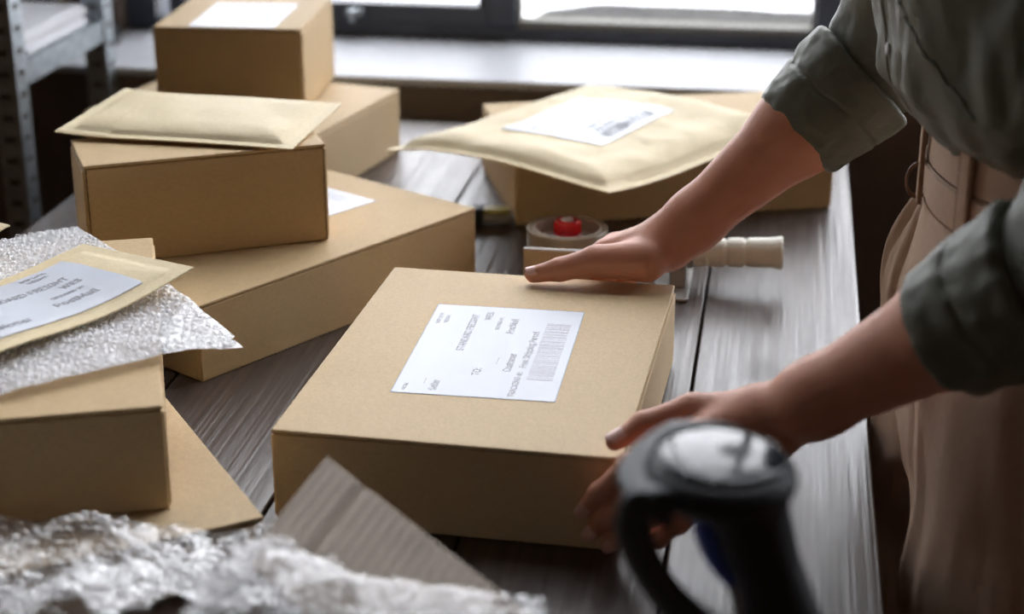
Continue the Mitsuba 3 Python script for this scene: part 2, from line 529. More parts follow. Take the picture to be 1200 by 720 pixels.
def carton(label, x, y, th, w, d, h, z0, mat, group=None, lid=.0032):
    """Mailer carton: body, lid with folded front lip, inset side flaps seams."""
    k = thing('cardboard_box', label, 'box', 'kraft cartons on the table')
    M = rotz(math.radians(th), (x, y, z0))
    g = .0008
    put('body', xf(rbox(w, d, h - lid - g, .0016, (0, 0, (h - lid - g) / 2)), M), KRAFT[mat], k, smooth=40)
    # dark joint between the body and the lid
    put('lid_joint', xf(box(-w / 2 + .0012, w / 2 - .0012, -d / 2 + .0012, d / 2 - .0012, h - lid - g - .0005, h - lid + .0005), M), 'kraft_edge', k)
    put('lid', xf(rbox(w + .001, d + .0012, lid, .0014, (0, 0, h - lid / 2)), M), KRAFT[mat], k, smooth=40)
    # side flaps: thin outer walls that end short of the front corners, with a slit
    for sx in (-1, 1):
        put('side_flap', xf(rbox(.0022, d - .007, h - lid - .006, .0009, (sx * (w / 2 + .0006), -.001, (h - lid) / 2)), M), KRAFT[mat], k, smooth=40)
    return k, M


kM, M = carton('shallow kraft parcel with white shipping label, held by both hands', -.235, 1.394, -2.0, .277, .387, .080, TZ, 0)
# label: reading direction is away from the camera (+y), its top edge to the left
ax = V([-.1658 + .3006, 1.4954 - 1.492, 0]); ax /= np.linalg.norm(ax)
label_print(kM, .206, .137, .0, frame((-.2351, 1.3935, TZ + .0803), (0.0, 1.0, 0), (-1.0, 0.0, 0), (0, 0, 1)), ROWS, BAR, RULES)

th = 58.8
kD, MD = carton('large flat kraft carton lying diagonally under a smaller carton', -.5365, 1.6995, th, .394, .262, .078, TZ, 1)
label_print(kD, .15, .10, .0, MD @ frame((.095, .045, .0783), (0, 1, 0), (-1, 0, 0), (0, 0, 1)), [('Customer', .05, .05, .006, .04), ('TO:', .03, .03, .006, .016)], (.02, .13, .07, .09))
kC, MC = carton('kraft carton under the padded envelope, stacked on the diagonal carton', -.584, 1.656, 28.7, .241, .104, .103, TZ + .0785, 1)
for sx in (-1, 1):
    put('corner_slit', xf(box(sx * .1187 - .0006, sx * .1187 + .0006, -.0532, -.0515, .002, .0990), MC), 'kraft_edge', kC)
kB, MB_ = carton('kraft carton under the labelled cube carton, near the window', -.703, 2.194, -11.9, .334, .253, .087, TZ, 0)
kA, MA = carton('cube shaped kraft carton with label, topmost of the stack by the window', -.705, 2.222, 3.8, .190, .211, .112, TZ + .0875, 1)
label_print(kA, .155, .112, .0, MA @ frame((.005, -.025, .1123), (0, 1, 0), (-1, 0, 0), (0, 0, 1)), [('STANDARD FREIGHT', .03, .04, .006, .09), ('PostMail', .1, .06, .006, .035)], (.02, .13, .08, .1))
kH, MH = carton('wide kraft carton under the large labelled padded envelope', -.158, 2.163, 19.2, .396, .249, .088, TZ, 1)
kG, MG = carton('low kraft carton beneath the bubble wrapped carton in front', 0, 0, 0, .10, .10, .05, TZ, 1) if False else (None, None)
c, s = math.cos(math.radians(-53.8)), math.sin(math.radians(-53.8))
gm = V([-.3625, 1.1175]) + V([-c, -s]) * .185 + V([s, -c]) * .18
carton('low kraft carton beneath the carton with bubble wrap', gm[0], gm[1], -53.8, .37, .36, .05, TZ, 0)
carton('kraft carton with bubble wrap and a labelled envelope on top', -.640, 1.250, 20.8, .290, .394, .085, TZ + .0505, 1)

# ------------------------------------------------------------------ padded envelopes


def mailer(label, L, W, thick, M, bend, seam=.014, n=72, sgn=-1):
    """Padded envelope centred on the origin, L along x, W along y, z up; bend(x, y) -> z offset."""
    k = thing('padded_envelope', label, 'envelope', 'padded envelopes on the cartons')
    u, v = np.linspace(-L / 2, L / 2, n), np.linspace(-W / 2, W / 2, n)
    X, Y = np.meshgrid(u, v, indexing='ij')
    e = np.minimum(L / 2 - np.abs(X), W / 2 - np.abs(Y))
    pl = np.clip((e - seam) / .040, 0, 1)
    pl = np.sqrt(1 - (1 - pl) ** 2)
    nz = meshkit.fbm(np.stack([X * 22, Y * 22, X * 0 + L * 31], -1), 3)
    wr = meshkit.noise(np.stack([X * 90, Y * 90, X * 0 + 2 + L], -1))
    up = .0009 + pl * thick * (.75 + .4 * (nz - .5)) + .0012 * (wr - .5) * np.clip(1 - np.abs(e - seam - .008) / .014, 0, 1)
    dn = -.0004 - pl * thick * .22
    Z = bend(X, Y)
    m = grid_mesh(np.stack([X, Y, Z + up], -1), np.stack([X, Y, Z + dn], -1))
    put('body', xf(m, M), 'mailer_paper', k, smooth=55)
    # pressed seam line just inside the border, on both long sides
    top = lambda x, y: (float(np.interp(x, u, np.interp(y, v, np.arange(n)) * 0)))
    from scipy.interpolate import RegularGridInterpolator
    f = RegularGridInterpolator((u, v), Z + up, bounds_error=False, fill_value=None)
    # sealed closing flap across one end
    fu, fv = sgn * np.linspace(L / 2 - .002, L / 2 - .055, 14), np.linspace(-W / 2 + .003, W / 2 - .003, 50)
    FX, FY = np.meshgrid(fu, fv, indexing='ij')
    FZ = f(np.stack([FX, FY], -1))
    put('closing_flap', xf(grid_mesh(np.stack([FX, FY, FZ + .0006], -1), np.stack([FX, FY, FZ + .0001], -1)), M), 'mailer_paper', k, smooth=40)
    return k, f


def mailer_label(k, f, M, cx, cy, ang, L, W, rows, bar=None):
    n1, n2 = 24, 18
    a, b = np.meshgrid(np.linspace(-L / 2, L / 2, n1), np.linspace(-W / 2, W / 2, n2), indexing='ij')
    c, s = math.cos(ang), math.sin(ang)

    def lift(A, B, dz):
        x, y = cx + c * A - s * B, cy + s * A + c * B
        return np.stack([x, y, f(np.stack([x, y], -1)) + dz], -1)
    kl = put('shipping_label', xf(grid_mesh(lift(a, b, .0012), lift(a, b, .0002)), M), 'label_paper', k, smooth=40, label='white printed shipping label')
    ms = []
    for t_, p, d, h, w in rows:
        m = text_at(t_, h, True)
        e = m.bounds
        m.apply_scale([w / (e[1][0] - e[0][0]), 1, 1])
        m.apply_translation([-L / 2 + p, W / 2 - d, 0])
        ms.append(m)
    if bar:
        r = np.random.default_rng(9)
        x = bar[0]
        while x < bar[1]:
            w = r.choice([.0012, .0018, .0026])
            ms.append(box(-L / 2 + x, -L / 2 + x + w, W / 2 - bar[3], W / 2 - bar[2], 0, .0001))
            x += w + r.choice([.0012, .0018])
    m = cat(*ms)
    vv = m.vertices
    m.vertices = lift(vv[:, 0], vv[:, 1], .00135) + np.c_[vv[:, :2] * 0, vv[:, 2]]
    put('lettering', xf(m, M), 'label_ink_pale', kl, kind='stuff')


# on the carton of the diagonal stack
p0 = V([-.727, 1.640, TZ + .0785 + .104])
ex = V([-.480 + .727, 1.633 - 1.640, 0]); ex /= np.linalg.norm(ex)
ey = V([-ex[1], ex[0], 0])
L1, W1 = .252, .187
mailer('padded kraft envelope without label on the carton stack at left', L1, W1, .011, frame(p0 + ex * L1 / 2 + ey * W1 / 2 + V([-.003, .0, .0035]), ex, ey),
       lambda X, Y: .006 * np.clip((X + .126) / .25, 0, 1) ** 2 * 0 + .004 * np.clip((-X - .05) / .08, 0, 1) ** 2 - .002 * np.clip((X - .02) / .1, 0, 1))
# on the wide carton at the back
q = [V([-.4407, 1.9489]), V([-.1865, 1.8066])]
ex = np.r_[q[1] - q[0], 0]; L2 = .325; ex /= np.linalg.norm(ex)
ey = V([-ex[1], ex[0], 0])
W2 = .40
o = np.r_[q[0], TZ + .088 + .0075] + ex * (L2 / 2 - .022) + ey * W2 / 2
M2 = frame(o, ey, -ex)           # length runs away from the camera
k2, f2 = mailer('large padded kraft envelope with white label on the wide carton at the back', W2, L2, .020, M2,
                lambda X, Y: .010 * np.clip((-X - .05) / .15, 0, 1) ** 2 + .004 * np.cos(Y * 18) - .014 * np.clip((Y - .09) / .06, 0, 1) ** 2 * .6 * np.clip((-X) / .2, 0, 1))
mailer_label(k2, f2, M2, .0, .007, .12, .19, .135, [(a, b, c_, d, e) for a, b, c_, d, e in [('STANDARD FREIGHT', .08, .043, .0064, .088), ('PostMail', .13, .075, .0064, .036), ('Customer', .05, .09, .0066, .04), ('Seller', .008, .036, .0062, .022), ('Free Shipping Parcel', .05, .103, .006, .084)]], (.04, .16, .108, .126))
# on the bubble wrap in front
zE = TZ + .0505 + .085
q0, q1 = V([-.575, 1.156]), V([-.486, 1.349])
ex = np.r_[q1 - q0, 0]; ex /= np.linalg.norm(ex)
ey = V([-ex[1], ex[0], 0])
L3, W3 = .32, .135  # long narrow envelope
o3 = np.r_[q1, zE + .0150] - ex * (L3 / 2) + ey * (W3 / 2)
M3 = frame(o3, -ex, -ey)
k3, f3 = mailer('padded envelope with printed label lying on the bubble wrap in front', L3, W3, .0055, M3,
                lambda X, Y: .005 * np.clip((-X - .02) / .14, 0, 1) ** 2 * (.55 + .45 * np.clip(Y / .0675, -1, 1)) + .003 * np.sin(X * 26), sgn=1)
# label reads towards the right end of the envelope (-x of the local frame)
mailer_label(k3, f3, M3, -.012, .002, math.pi, .206, .098, [('SHIP DATE:', .150, .012, .0042, .028), ('WEIGHT:', .152, .020, .0042, .022), ('STANDARD FREIGHT', .080, .040, .0075, .098), ('WES', .160, .052, .0068, .022),
                                                        ('DELIVERED BY:', .138, .064, .0042, .036), ('PostMail', .128, .080, .0075, .046), ('Customer', .050, .088, .0070, .045), ('Seller', .01, .04, .007, .03)])
o4 = V([-.768, 1.258, zE + .040])
a4 = math.radians(66)
mailer('padded envelope at the left edge of the picture, on the labelled envelope', .25, .16, .010, frame(o4, (math.cos(a4), math.sin(a4), .06), (-math.sin(a4), math.cos(a4), 0)),
       lambda X, Y: .008 * np.clip((X - .02) / .1, 0, 1) ** 2)

# ------------------------------------------------------------------ scrap of corrugated cardboard leaning up from the wrapping
UPV = np.cross(V([math.cos(YAW), math.sin(YAW), 0]), FW)
RTV = V([math.cos(YAW), math.sin(YAW), 0])
pe = math.radians(74)                 # nearly flat, tipping down towards the camera
nn = V([math.sin(YAW) * math.cos(pe), -math.cos(YAW) * math.cos(pe), math.sin(pe)])

ca = V([-.2737, .9817, .9211])
dc = V([.1472, -.1097, -.0376]); dc /= np.linalg.norm(dc)
db = V([-.0212, -.0713, -.0193]); db /= np.linalg.norm(db)
# ------------------------------------------------------------------ bubble wrap


def bubble_sheet(name, label, S, nu, nv, lu, lv, pitch, rb, seed, mat='bubble_film'):
    """S(u, v) -> points; film of nu x nv quads and one dome per bubble."""
    k = thing(name, label, 'bubble wrap', 'pieces of bubble wrap')
    u, v = np.linspace(0, lu, nu), np.linspace(0, lv, nv)
    U, W = np.meshgrid(u, v, indexing='ij')
    fm = grid_mesh(S(U, W))
    ok = np.isfinite(fm.vertices[fm.faces]).all((1, 2))
    fm = trimesh.Trimesh(np.nan_to_num(fm.vertices), fm.faces[ok], process=False)
    fm.remove_unreferenced_vertices()
    put('film', fm, mat, k, smooth=True)
    cu, cv = [], []
    r = np.random.default_rng(seed)
    row = 0
    y = pitch / 2
    while y < lv - pitch / 2:
        x = pitch / 2 + (pitch / 2 if row % 2 else 0)
        while x < lu - pitch / 2:
            if r.random() > .04:
                cu.append(x + pitch * .45 * (r.random() - .5)); cv.append(y + pitch * .45 * (r.random() - .5))
            x += pitch
        y += pitch * .87
        row += 1
    cu, cv = V(cu), V(cv)
    e = 1e-4
    p = S(cu, cv)
    du, dv = S(cu + e, cv) - p, S(cu, cv + e) - p
    du /= np.linalg.norm(du, axis=1, keepdims=True) + 1e-12
    n = np.cross(du, dv)
    n /= np.linalg.norm(n, axis=1, keepdims=True) + 1e-12
    n[n[:, 2] < 0] *= -1
    ok = np.isfinite(np.c_[p, du, dv, n]).all(1) & np.isfinite(S(cu + rb, cv)).all(1) & np.isfinite(S(cu, cv - rb)).all(1) & np.isfinite(S(cu, cv + rb)).all(1)
    p, du, n = p[ok], du[ok], n[ok]
    dv = np.cross(n, du)
    na = 8
    ang = np.arange(na) * 2 * np.pi / na
    prof = [(1.0, 0), (.96, .42), (.66, .80)]
    loc = [(a * math.cos(t_), a * math.sin(t_), h) for a, h in prof for t_ in ang] + [(0, 0, .92)]
    loc = V(loc) * rb
    f = []
    for i in range(2):
        for j in range(na):
            a, b = i * na + j, i * na + (j + 1) % na
            f += [[a, b, b + na], [a, b + na, a + na]]
    f += [[2 * na + j, 2 * na + (j + 1) % na, 3 * na] for j in range(na)]
    sc = (.85 + .25 * r.random(len(p)))[:, None, None]
    hs = (.6 + .9 * r.random(len(p)))[:, None, None]
    vv = p[:, None] + sc * (loc[None, :, :1] * du[:, None] + loc[None, :, 1:2] * dv[:, None]) + hs * loc[None, :, 2:] * n[:, None]
    ff = (V(f)[None] + (np.arange(len(p)) * len(loc))[:, None, None]).reshape(-1, 3)
    put('bubbles', trimesh.Trimesh(vv.reshape(-1, 3), ff, process=False), mat.replace('film', 'dome'), k, smooth=True, kind='stuff')
    return k


def fb(U, W, s, seed, o=3):
    return meshkit.fbm(np.stack([U * s, W * s, U * 0 + seed], -1), o, seed)


EA = math.radians(20.8)
eE, nE = V([math.cos(EA), math.sin(EA)]), V([-math.sin(EA), math.cos(EA)])
eB = V([-.409 + .554, 1.247 - 1.105]); eB /= np.linalg.norm(eB)
nB = V([-eB[1], eB[0]])
oB = V([-.409, 1.247]) - eB * .40


def S_top(U, W):
    xy = oB + U[..., None] * eB + W[..., None] * nB
    rx = (xy - V([-.640, 1.250])) @ eE - .145
    z = zE + .0022 + .004 * fb(U, W, 30, 3) - .5 * np.clip(rx, 0, 1) ** 1.3 * .5
    z = z + .012 * np.clip(fb(U, W, 9, 8) - .45, 0, 1)
    ed = .012 * (fb(U, W, 25, 6) - .5)
    return np.stack([xy[..., 0] + ed * 1.2 * (W < .02), xy[..., 1] + ed * 1.2 * (W < .02), z], -1)


bubble_sheet('bubble_wrap', 'sheet of clear small bubble wrap under the labelled envelope', S_top, 110, 110, .40, .345, .0068, .0028, 1)


def S_heap(U, W):
    x = -.80 + U
    y = .80 + W * np.clip((np.minimum(1.055, 1.066 + .38 * (x + .57) - .022) - .80) / .30, .1, 1)
    r1 = fb(U, W, 7, 21, 2)
    r2 = fb(U, W, 17, 22, 3)
    rid = 1 - np.abs(2 * fb(U, W, 6, 23, 2) - 1)
    # lying over the low carton and down onto the table
    z = TZ + .058 + .040 * rid ** 2 * (.4 + r1) + .03 * (r2 - .5) + .010
    z = z + .018 * np.sin(W * 30 + 3 * r1 + U * 8) * r2
    zc = .815 + .03 * (r1 - .4)
    out = np.clip((x + .375) / .10, 0, 1)
    z = z - .03 * out
    xx = x + .045 * (fb(U, W, 12, 24) - .5) + .035 * np.sin(W * 40) * r1 * .5
    yy = y + .030 * (fb(U, W, 12, 25) - .5)
    z = np.where((xx > -.368) & (yy < .94), np.nan, z)
    return np.stack([xx, yy, np.maximum(z, TZ + .0535)], -1)


bubble_sheet('bubble_wrap', 'crumpled clear bubble wrap heaped on the low carton in front', S_heap, 150, 110, .47, .30, .0105, .0048, 2, 'bubble_film_clear')


def S_fore(U, W):
    a = (U / .34 - .5)
    r1 = fb(U, W, 9, 31, 2)
    r2 = fb(U, W, 22, 32, 3)
    x = -.375 + U * .74 + .03 * (fb(U, W, 14, 33) - .5)
    y = .765 + W * .82 + .03 * (fb(U, W, 14, 34) - .5)
    z = TZ + .004 + (.160 * np.clip(np.sin(np.pi * np.clip(U / .34, 0, 1)), 0, 1) ** .6) * np.clip(np.sin(np.pi * np.clip(W / .22, 0, 1)), 0, 1) ** .5 * (.80 + .40 * r1) + .014 * (r2 - .5)
    # where it crosses the scrap of cardboard it lies on top of it
    q = np.stack([x, y], -1) - ca[:2]
    ab = q @ np.linalg.inv(np.stack([dc[:2], db[:2]], 0))
    on = (ab[..., 0] > -.012) & (ab[..., 1] > -.010) & (ab[..., 1] < .125)
    zs = ca[2] + ab[..., 0] * dc[2] + ab[..., 1] * db[2]
    z = np.where(on, np.where(ab[..., 1] > .105 - .6 * ab[..., 0], np.maximum(z, zs + .0055), np.nan), z)
    return np.stack([x, y, np.maximum(z, TZ + .002)], -1)


bubble_sheet('bubble_wrap', 'clear bubble wrap bundle at the bottom edge before the corrugated scrap', S_fore, 120, 90, .34, .22, .0105, .0048, 3, 'bubble_film_clear')

n1, n2 = 220, 60
tc, tbv = np.linspace(0, 1, n1), np.linspace(0, 1, n2)
lc, lb = .285, .105
A, Bq = np.meshgrid(tc * lc, tbv, indexing='ij')
Bq = Bq * (lb + .008 * (meshkit.noise(np.stack([A * 60, A * 0, A * 0], -1)) - .5))
flu = .0004 * np.sin(A * 2 * np.pi / .0085)
cr = -.0035 * np.exp(-((A - .037) / .0030) ** 2) + .03 * np.clip(A - .066, 0, 1) * 0
top = ca + A[..., None] * dc + Bq[..., None] * db + (flu + cr)[..., None] * nn
bot = ca + A[..., None] * dc + Bq[..., None] * db - .0035 * nn + cr[..., None] * nn
sm = grid_mesh(top, bot)
uvs = np.vstack([np.stack([A.ravel(), Bq.ravel()], -1)] * 2)
kS = thing('corrugated_cardboard', 'torn piece of grey brown corrugated cardboard leaning up out of focus', 'cardboard')
put('sheet', sm, 'corrugated_liner', kS, uv=uvs, smooth=True)

# ------------------------------------------------------------------ tape dispenser
kT = thing('tape_dispenser', 'tape gun with tape roll, red knob and cream handle lying on table', 'tape dispenser')
rc_ = V([-.2235, 1.822, TZ])
put('base_plate', cat(rbox(.180, .105, .004, .0015, (-.175, 1.800, TZ + .0025)), rbox(.004, .055, .030, .001, (-.125, 1.80, TZ + .018))), 'grey_metal', kT, smooth=40)
R_ = ring(.0445, .0385, .008, .054); R_.apply_translation(rc_)
kr = put('tape_roll', R_, 'tape_film', kT, smooth=40)
R_ = ring(.0384, .0355, .0078, .0545); R_.apply_translation(rc_)
put('cardboard_core', R_, 'tape_core', kr, smooth=40)
hub = [ring(.0165, .012, .006, .046, 40), ring(.0350, .0325, .008, .040, 56)]
for i in range(3):
    b = rbox(.020, .004, .030, .001, (.0245, 0, .024))
    b.apply_transform(rotz(i * 2.094 + .5))
    hub.append(b)
hub = cat(*hub); hub.apply_translation(rc_)
put('hub', hub, 'white_plastic', kT, smooth=40)
kn = cat(lathe([(0, .046), (.0125, .046), (.0135, .048), (.0135, .060), (.0125, .0625), (.0085, .0625), (.0075, .0605), (0, .0605)]),
         *[xf(rbox(.003, .0022, .013, .0007, (.0138, 0, .054)), rotz(i * math.pi / 8)) for i in range(16)])
kn.apply_translation(rc_)
kk = put('knob', kn, 'red_plastic', kT, smooth=40)
put('button', cyl(.0065, .0035, rc_ + V([0, 0, .0605])), 'white_plastic', kk, smooth=40)
put('blade_guard', cat(rbox(.062, .0035, .052, .001, (-.229, 1.7405, TZ + .028)), rbox(.0035, .05, .03, .001, (-.20, 1.765, TZ + .017))), 'tan_plate', kT, smooth=40)
put('guard_rim', rbox(.062, .0042, .0022, .0008, (-.229, 1.7405, TZ + .0548)), 'white_plastic', kT, smooth=40)
put('handle_bracket', cat(rbox(.018, .050, .050, .003, (-.098, 1.806, TZ + .029)), rbox(.012, .03, .030, .003, (-.088, 1.812, TZ + .036))), 'grey_metal', kT, smooth=40)
u = np.linspace(0, 1, 120)
hp = np.stack([-.092 + u * .105, 1.8125 + u * .002, TZ + .035 + .004 * u], -1)
hr = .0158 + .0010 * u - .0022 * np.exp(-((u - .22) / .02) ** 2) - .0022 * np.exp(-((u - .42) / .02) ** 2) - .0022 * np.exp(-((u - .62) / .02) ** 2) + .0020 * np.clip((u - .9) / .1, 0, 1)
hr[-3:] *= [.985, .95, .88]
put('handle', sweep(hp, hr, 28, .98, up=(0, 1, 0)), 'cream_plastic', kT, smooth=45)

kU = thing('utility_knife', 'small yellow and black box cutter behind the diagonal carton', 'knife')
um = rotz(math.radians(8), (-.348, 1.985, TZ))
put('body', xf(rbox(.072, .022, .013, .004, (0, 0, .0075)), um), 'grey_metal', kU, smooth=40)
put('top_cover', xf(rbox(.068, .019, .005, .002, (0, .001, .0160)), um), 'yellow_plastic', kU, smooth=40)
put('slider', xf(rbox(.013, .024, .020, .002, (-.004, 0, .0105)), um), 'dark_plastic', kU, smooth=40)
put('blade', xf(box(.036, .056, -.006, .006, .007, .0075), um), 'zinc', kU)

# ------------------------------------------------------------------ barcode scanner on a stand (upright, out of focus in front)
kB2 = thing('barcode_scanner', 'black handheld barcode scanner with looped guard in front of the hand', 'barcode scanner')
SO = V([-.0215, .842, 1.004])     # centre of the glossy top
SM = frame(SO, RTV, V([-RTV[1], RTV[0], 0]))     # x right, y away from the camera, z up


def scanner_sdf(p):
    # head: rounded body, flattened top
    h = ell(p, (.002, .0, -.009), (.0405, .0425, .019))
    h = np.maximum(h, p[:, 2] - .0005)
    h = smin(h, cone(p, (.008, .0, -.012), (.016, 0, -.024), .020, .019), .01)
    return h


hm = sdf_mesh(scanner_sdf, np.arange(-.05, .06, .0016), np.arange(-.05, .052, .0016), np.arange(-.065, .012, .0016))
ks = put('head', xf(hm, SM), 'dark_plastic', kB2, smooth=True)
a = np.linspace(0, 2 * np.pi, 48, endpoint=False)
topm = lathe([(0, .0062), (.012, .0058), (.022, .0047), (.0275, .0034), (.0292, .0015), (.0295, -.004), (0, -.004)])
topm.apply_scale([1.16, 1.18, 1])
topm.apply_translation([.002, .0, .0006])
topm = topm.convex_hull
put('top_cover', xf(topm, SM), 'gloss_plastic', ks, smooth=50)


def hood_sdf(p):
    """Collar round the nose: thick on the left and back, thinning out to nothing on the right."""
    o = ell(p * V([1, 1, 0]), (-.010, .003, 0), (.0430, .0430, .05))
    i_ = ell(p * V([1, 1, 0]), (.002, -.005, 0), (.0405, .0425, .05))
    top = p[:, 2] - (.0035 + .42 * np.minimum(p[:, 0] + .022, 0))
    bot = -.015 - .28 * np.clip(p[:, 0] + .053, 0, .045) - p[:, 2]
    d = np.maximum(np.maximum(o, -i_), np.maximum(top, bot))
    return np.maximum(d, p[:, 0] - .030)


hd = sdf_mesh(hood_sdf, np.arange(-.065, .02, .0016), np.arange(-.06, .066, .0016), np.arange(-.062, .024, .0016))
put('hood', xf(hd, SM), 'grey_plastic', kB2, smooth=True)
put('scan_window', xf(xf(cyl(.021, .002, n=40), frame((-.0385, .004, -.022), (0, 1, 0), (.34, 0, .94))), SM), 'gloss_plastic', kB2, smooth=40)
HP = spline([(.014, 0, -.018), (.025, 0, -.054), (.041, -.002, -.099), (.055, -.004, -.148), (.062, -.004, -.203)], 40)
hr = np.interp(np.linspace(0, 1, 40), [0, .25, .6, .85, 1], [.0235, .0195, .0215, .0225, .021])
put('handle', xf(sweep(HP, hr, 28, 1.12, up=(0, 1, 0)), SM), 'dark_plastic', kB2, smooth=50)
GP = spline([(-.043, -.028, -.006), (-.046, -.028, -.024), (-.038, -.024, -.050), (-.019, -.017, -.080), (.007, -.010, -.106), (.038, -.005, -.128)], 50)
gr = np.interp(np.linspace(0, 1, 50), [0, .1, .5, 1], [.0088, .0098, .0098, .013])
put('guard', xf(sweep(GP, gr, 20, .62, up=(0, 1, 0)), SM), 'grey_plastic', kB2, smooth=50)
put('guard_joint', xf(xf(cyl(.0098, .006, (0, 0, -.003), 32, .0015), frame((-.043, -.033, -.010), (1, 0, 0), (0, 0, 1))), SM), 'grey_plastic', kB2, smooth=40)
put('trigger', xf(sweep(spline([(-.006, -.002, -.026), (-.003, -.002, -.042), (.002, -.002, -.056), (.012, -.002, -.070)], 24), np.interp(np.linspace(0, 1, 24), [0, .3, 1], [.006, .0085, .006]), 16, 1.1, up=(0, 1, 0)), SM), 'blue_plastic', kB2, smooth=50)
put('trigger_rim', xf(sweep(spline([(.008, -.003, -.068), (.015, -.004, -.086), (.013, -.006, -.098), (.003, -.009, -.103)], 20), .0042, 12, 1.0, up=(0, 1, 0)), SM), 'glow_clear_plastic', kB2, smooth=50)
kSt = thing('scanner_stand', 'black stand holding the barcode scanner upright below the picture edge', 'stand')
hb = (SM @ V([.062, -.004, -.200, 1]))[:3]
put('base', lathe([(0, 0), (.052, 0), (.054, .003), (.052, .010), (.034, .017), (.030, .030), (0, .030)], at=(hb[0], hb[1], TZ)), 'dark_plastic', kSt, smooth=40)
put('cup', lathe([(0, .026), (.028, .026), (.032, .070), (.030, .072), (.0255, .071), (.0245, .047), (0, .047)], at=(hb[0], hb[1], TZ)), 'grey_plastic', kSt, smooth=40)

# ------------------------------------------------------------------ slotted steel rack with paper, things on the sill
kR = thing('storage_rack', 'galvanised slotted angle steel rack standing left of the table', 'rack')
RX0, RX1 = -1.62, -1.012
ys = (2.17, 2.49)


def post(x, y, sx):
    """Angle post: one flange along y, one along x, with a row of slots modelled as recessed dark plates."""
    m = cat(box(x - .0018, x, y - .0, y + .034, 0, 1.95), box(x - .034 if sx > 0 else x, x if sx > 0 else x + .034, y - .0018, y, 0, 1.95))
    sl = []
    for i in range(64):
        z = .02 + i * .03
        sl.append(box(x - .0022, x + .0004, y + .009, y + .025, z, z + .008))
        xx = x - .017 if sx > 0 else x + .017
        sl.append(box(xx - .008, xx + .008, y - .0022, y - .0014, z, z + .008))
    return m, cat(*sl)


for y in ys:
    for x, sx in ((RX1, 1), (RX0, -1)):
        m, sl = post(x, y, sx)
        kp = put('post', m, 'zinc', kR)
        put('slots', sl, 'slot_shade', kp, kind='stuff')
for z in (.16, .872, 1.62):
    put('shelf', cat(box(RX0 + .001, RX1 - .002, ys[0] + .001, ys[1] + .034, z, z + .002), box(RX0 + .001, RX1 - .002, ys[0], ys[0] + .002, z - .03, z), box(RX0 + .001, RX1 - .002, ys[1] + .032, ys[1] + .034, z - .03, z),
                     box(RX1 - .0045, RX1 - .0022, ys[0] + .002, ys[1] + .034, z - .03, z)), 'zinc', kR)
kP = thing('paper_stack', 'stack of white paper on the metal rack shelf', 'paper')
for i in range(7):
    put('sheet', xf(rbox(.30, .22, .0042, .0006, (0, 0, 0), 2), rotz(.02 * math.sin(i * 2.3), (-1.175 + .004 * math.sin(i * 1.7), 2.34, .8765 + i * .0044))), 'paper_white', kP)
kBt = thing('plastic_bottle', 'white plastic bottle with dark base on the window sill', 'bottle')
bx_, by_ = -1.098, 2.675
put('base', lathe([(0, 0), (.030, 0), (.032, .003), (.031, .028), (.027, .030), (0, .030)], at=(bx_, by_, .7955)), 'dark_plastic', kBt, smooth=40)
put('bottle_body', lathe([(0, .029), (.021, .029), (.0235, .06), (.023, .13), (.012, .155), (.010, .17), (0, .17)], at=(bx_, by_, .7955)), 'white_plastic', kBt, smooth=40)
kJ = thing('glass_jar', 'dark brown glass jar at the left end of the window sill', 'jar')
put('jar_body', lathe([(0, 0), (.040, 0), (.043, .004), (.043, .09), (.034, .105), (.034, .115), (0, .115)], at=(-1.165, 2.66, .7955)), 'amber_glass', kJ, smooth=40)
put('lid', lathe([(0, .114), (.037, .114), (.038, .117), (.038, .130), (.036, .133), (0, .133)], at=(-1.165, 2.66, .7955)), 'dark_plastic', kJ, smooth=40)

# ------------------------------------------------------------------ the person
kPe = thing('person', 'person in olive shirt with rolled sleeves and beige trousers, holding the labelled parcel', 'person')
HIP = V([.229, 1.385])
PH = math.radians(5)
bf, br = V([-math.cos(PH), -math.sin(PH)]), V([-math.sin(PH), math.cos(PH)])
W_L, E_L, S_L = V([.016, 1.207, .869]), V([.206, 1.106, 1.042]), V([.270, 1.200, 1.297])
W_R, E_R, S_R = V([-.098, 1.602, .866]), V([.094, 1.645, 1.047]), V([.155, 1.560, 1.297])


def uvz(p):
    q = p[:, :2] - HIP
    return q @ br, q @ bf, p[:, 2]


def loft(p, zk, ak, bk, ok, cap=.01):
    u, v, z = uvz(p)
    a, b, o = np.interp(z, zk, ak), np.interp(z, zk, bk), np.interp(z, zk, ok)
    e = np.sqrt((u / a) ** 2 + ((v - o) / b) ** 2)
    d = (e - 1) * np.minimum(a, b)
    return np.maximum(d, np.maximum(zk[0] - z, z - zk[-1]))


def pt(u, v, z):
    return V([*(HIP + br * u + bf * v), z])


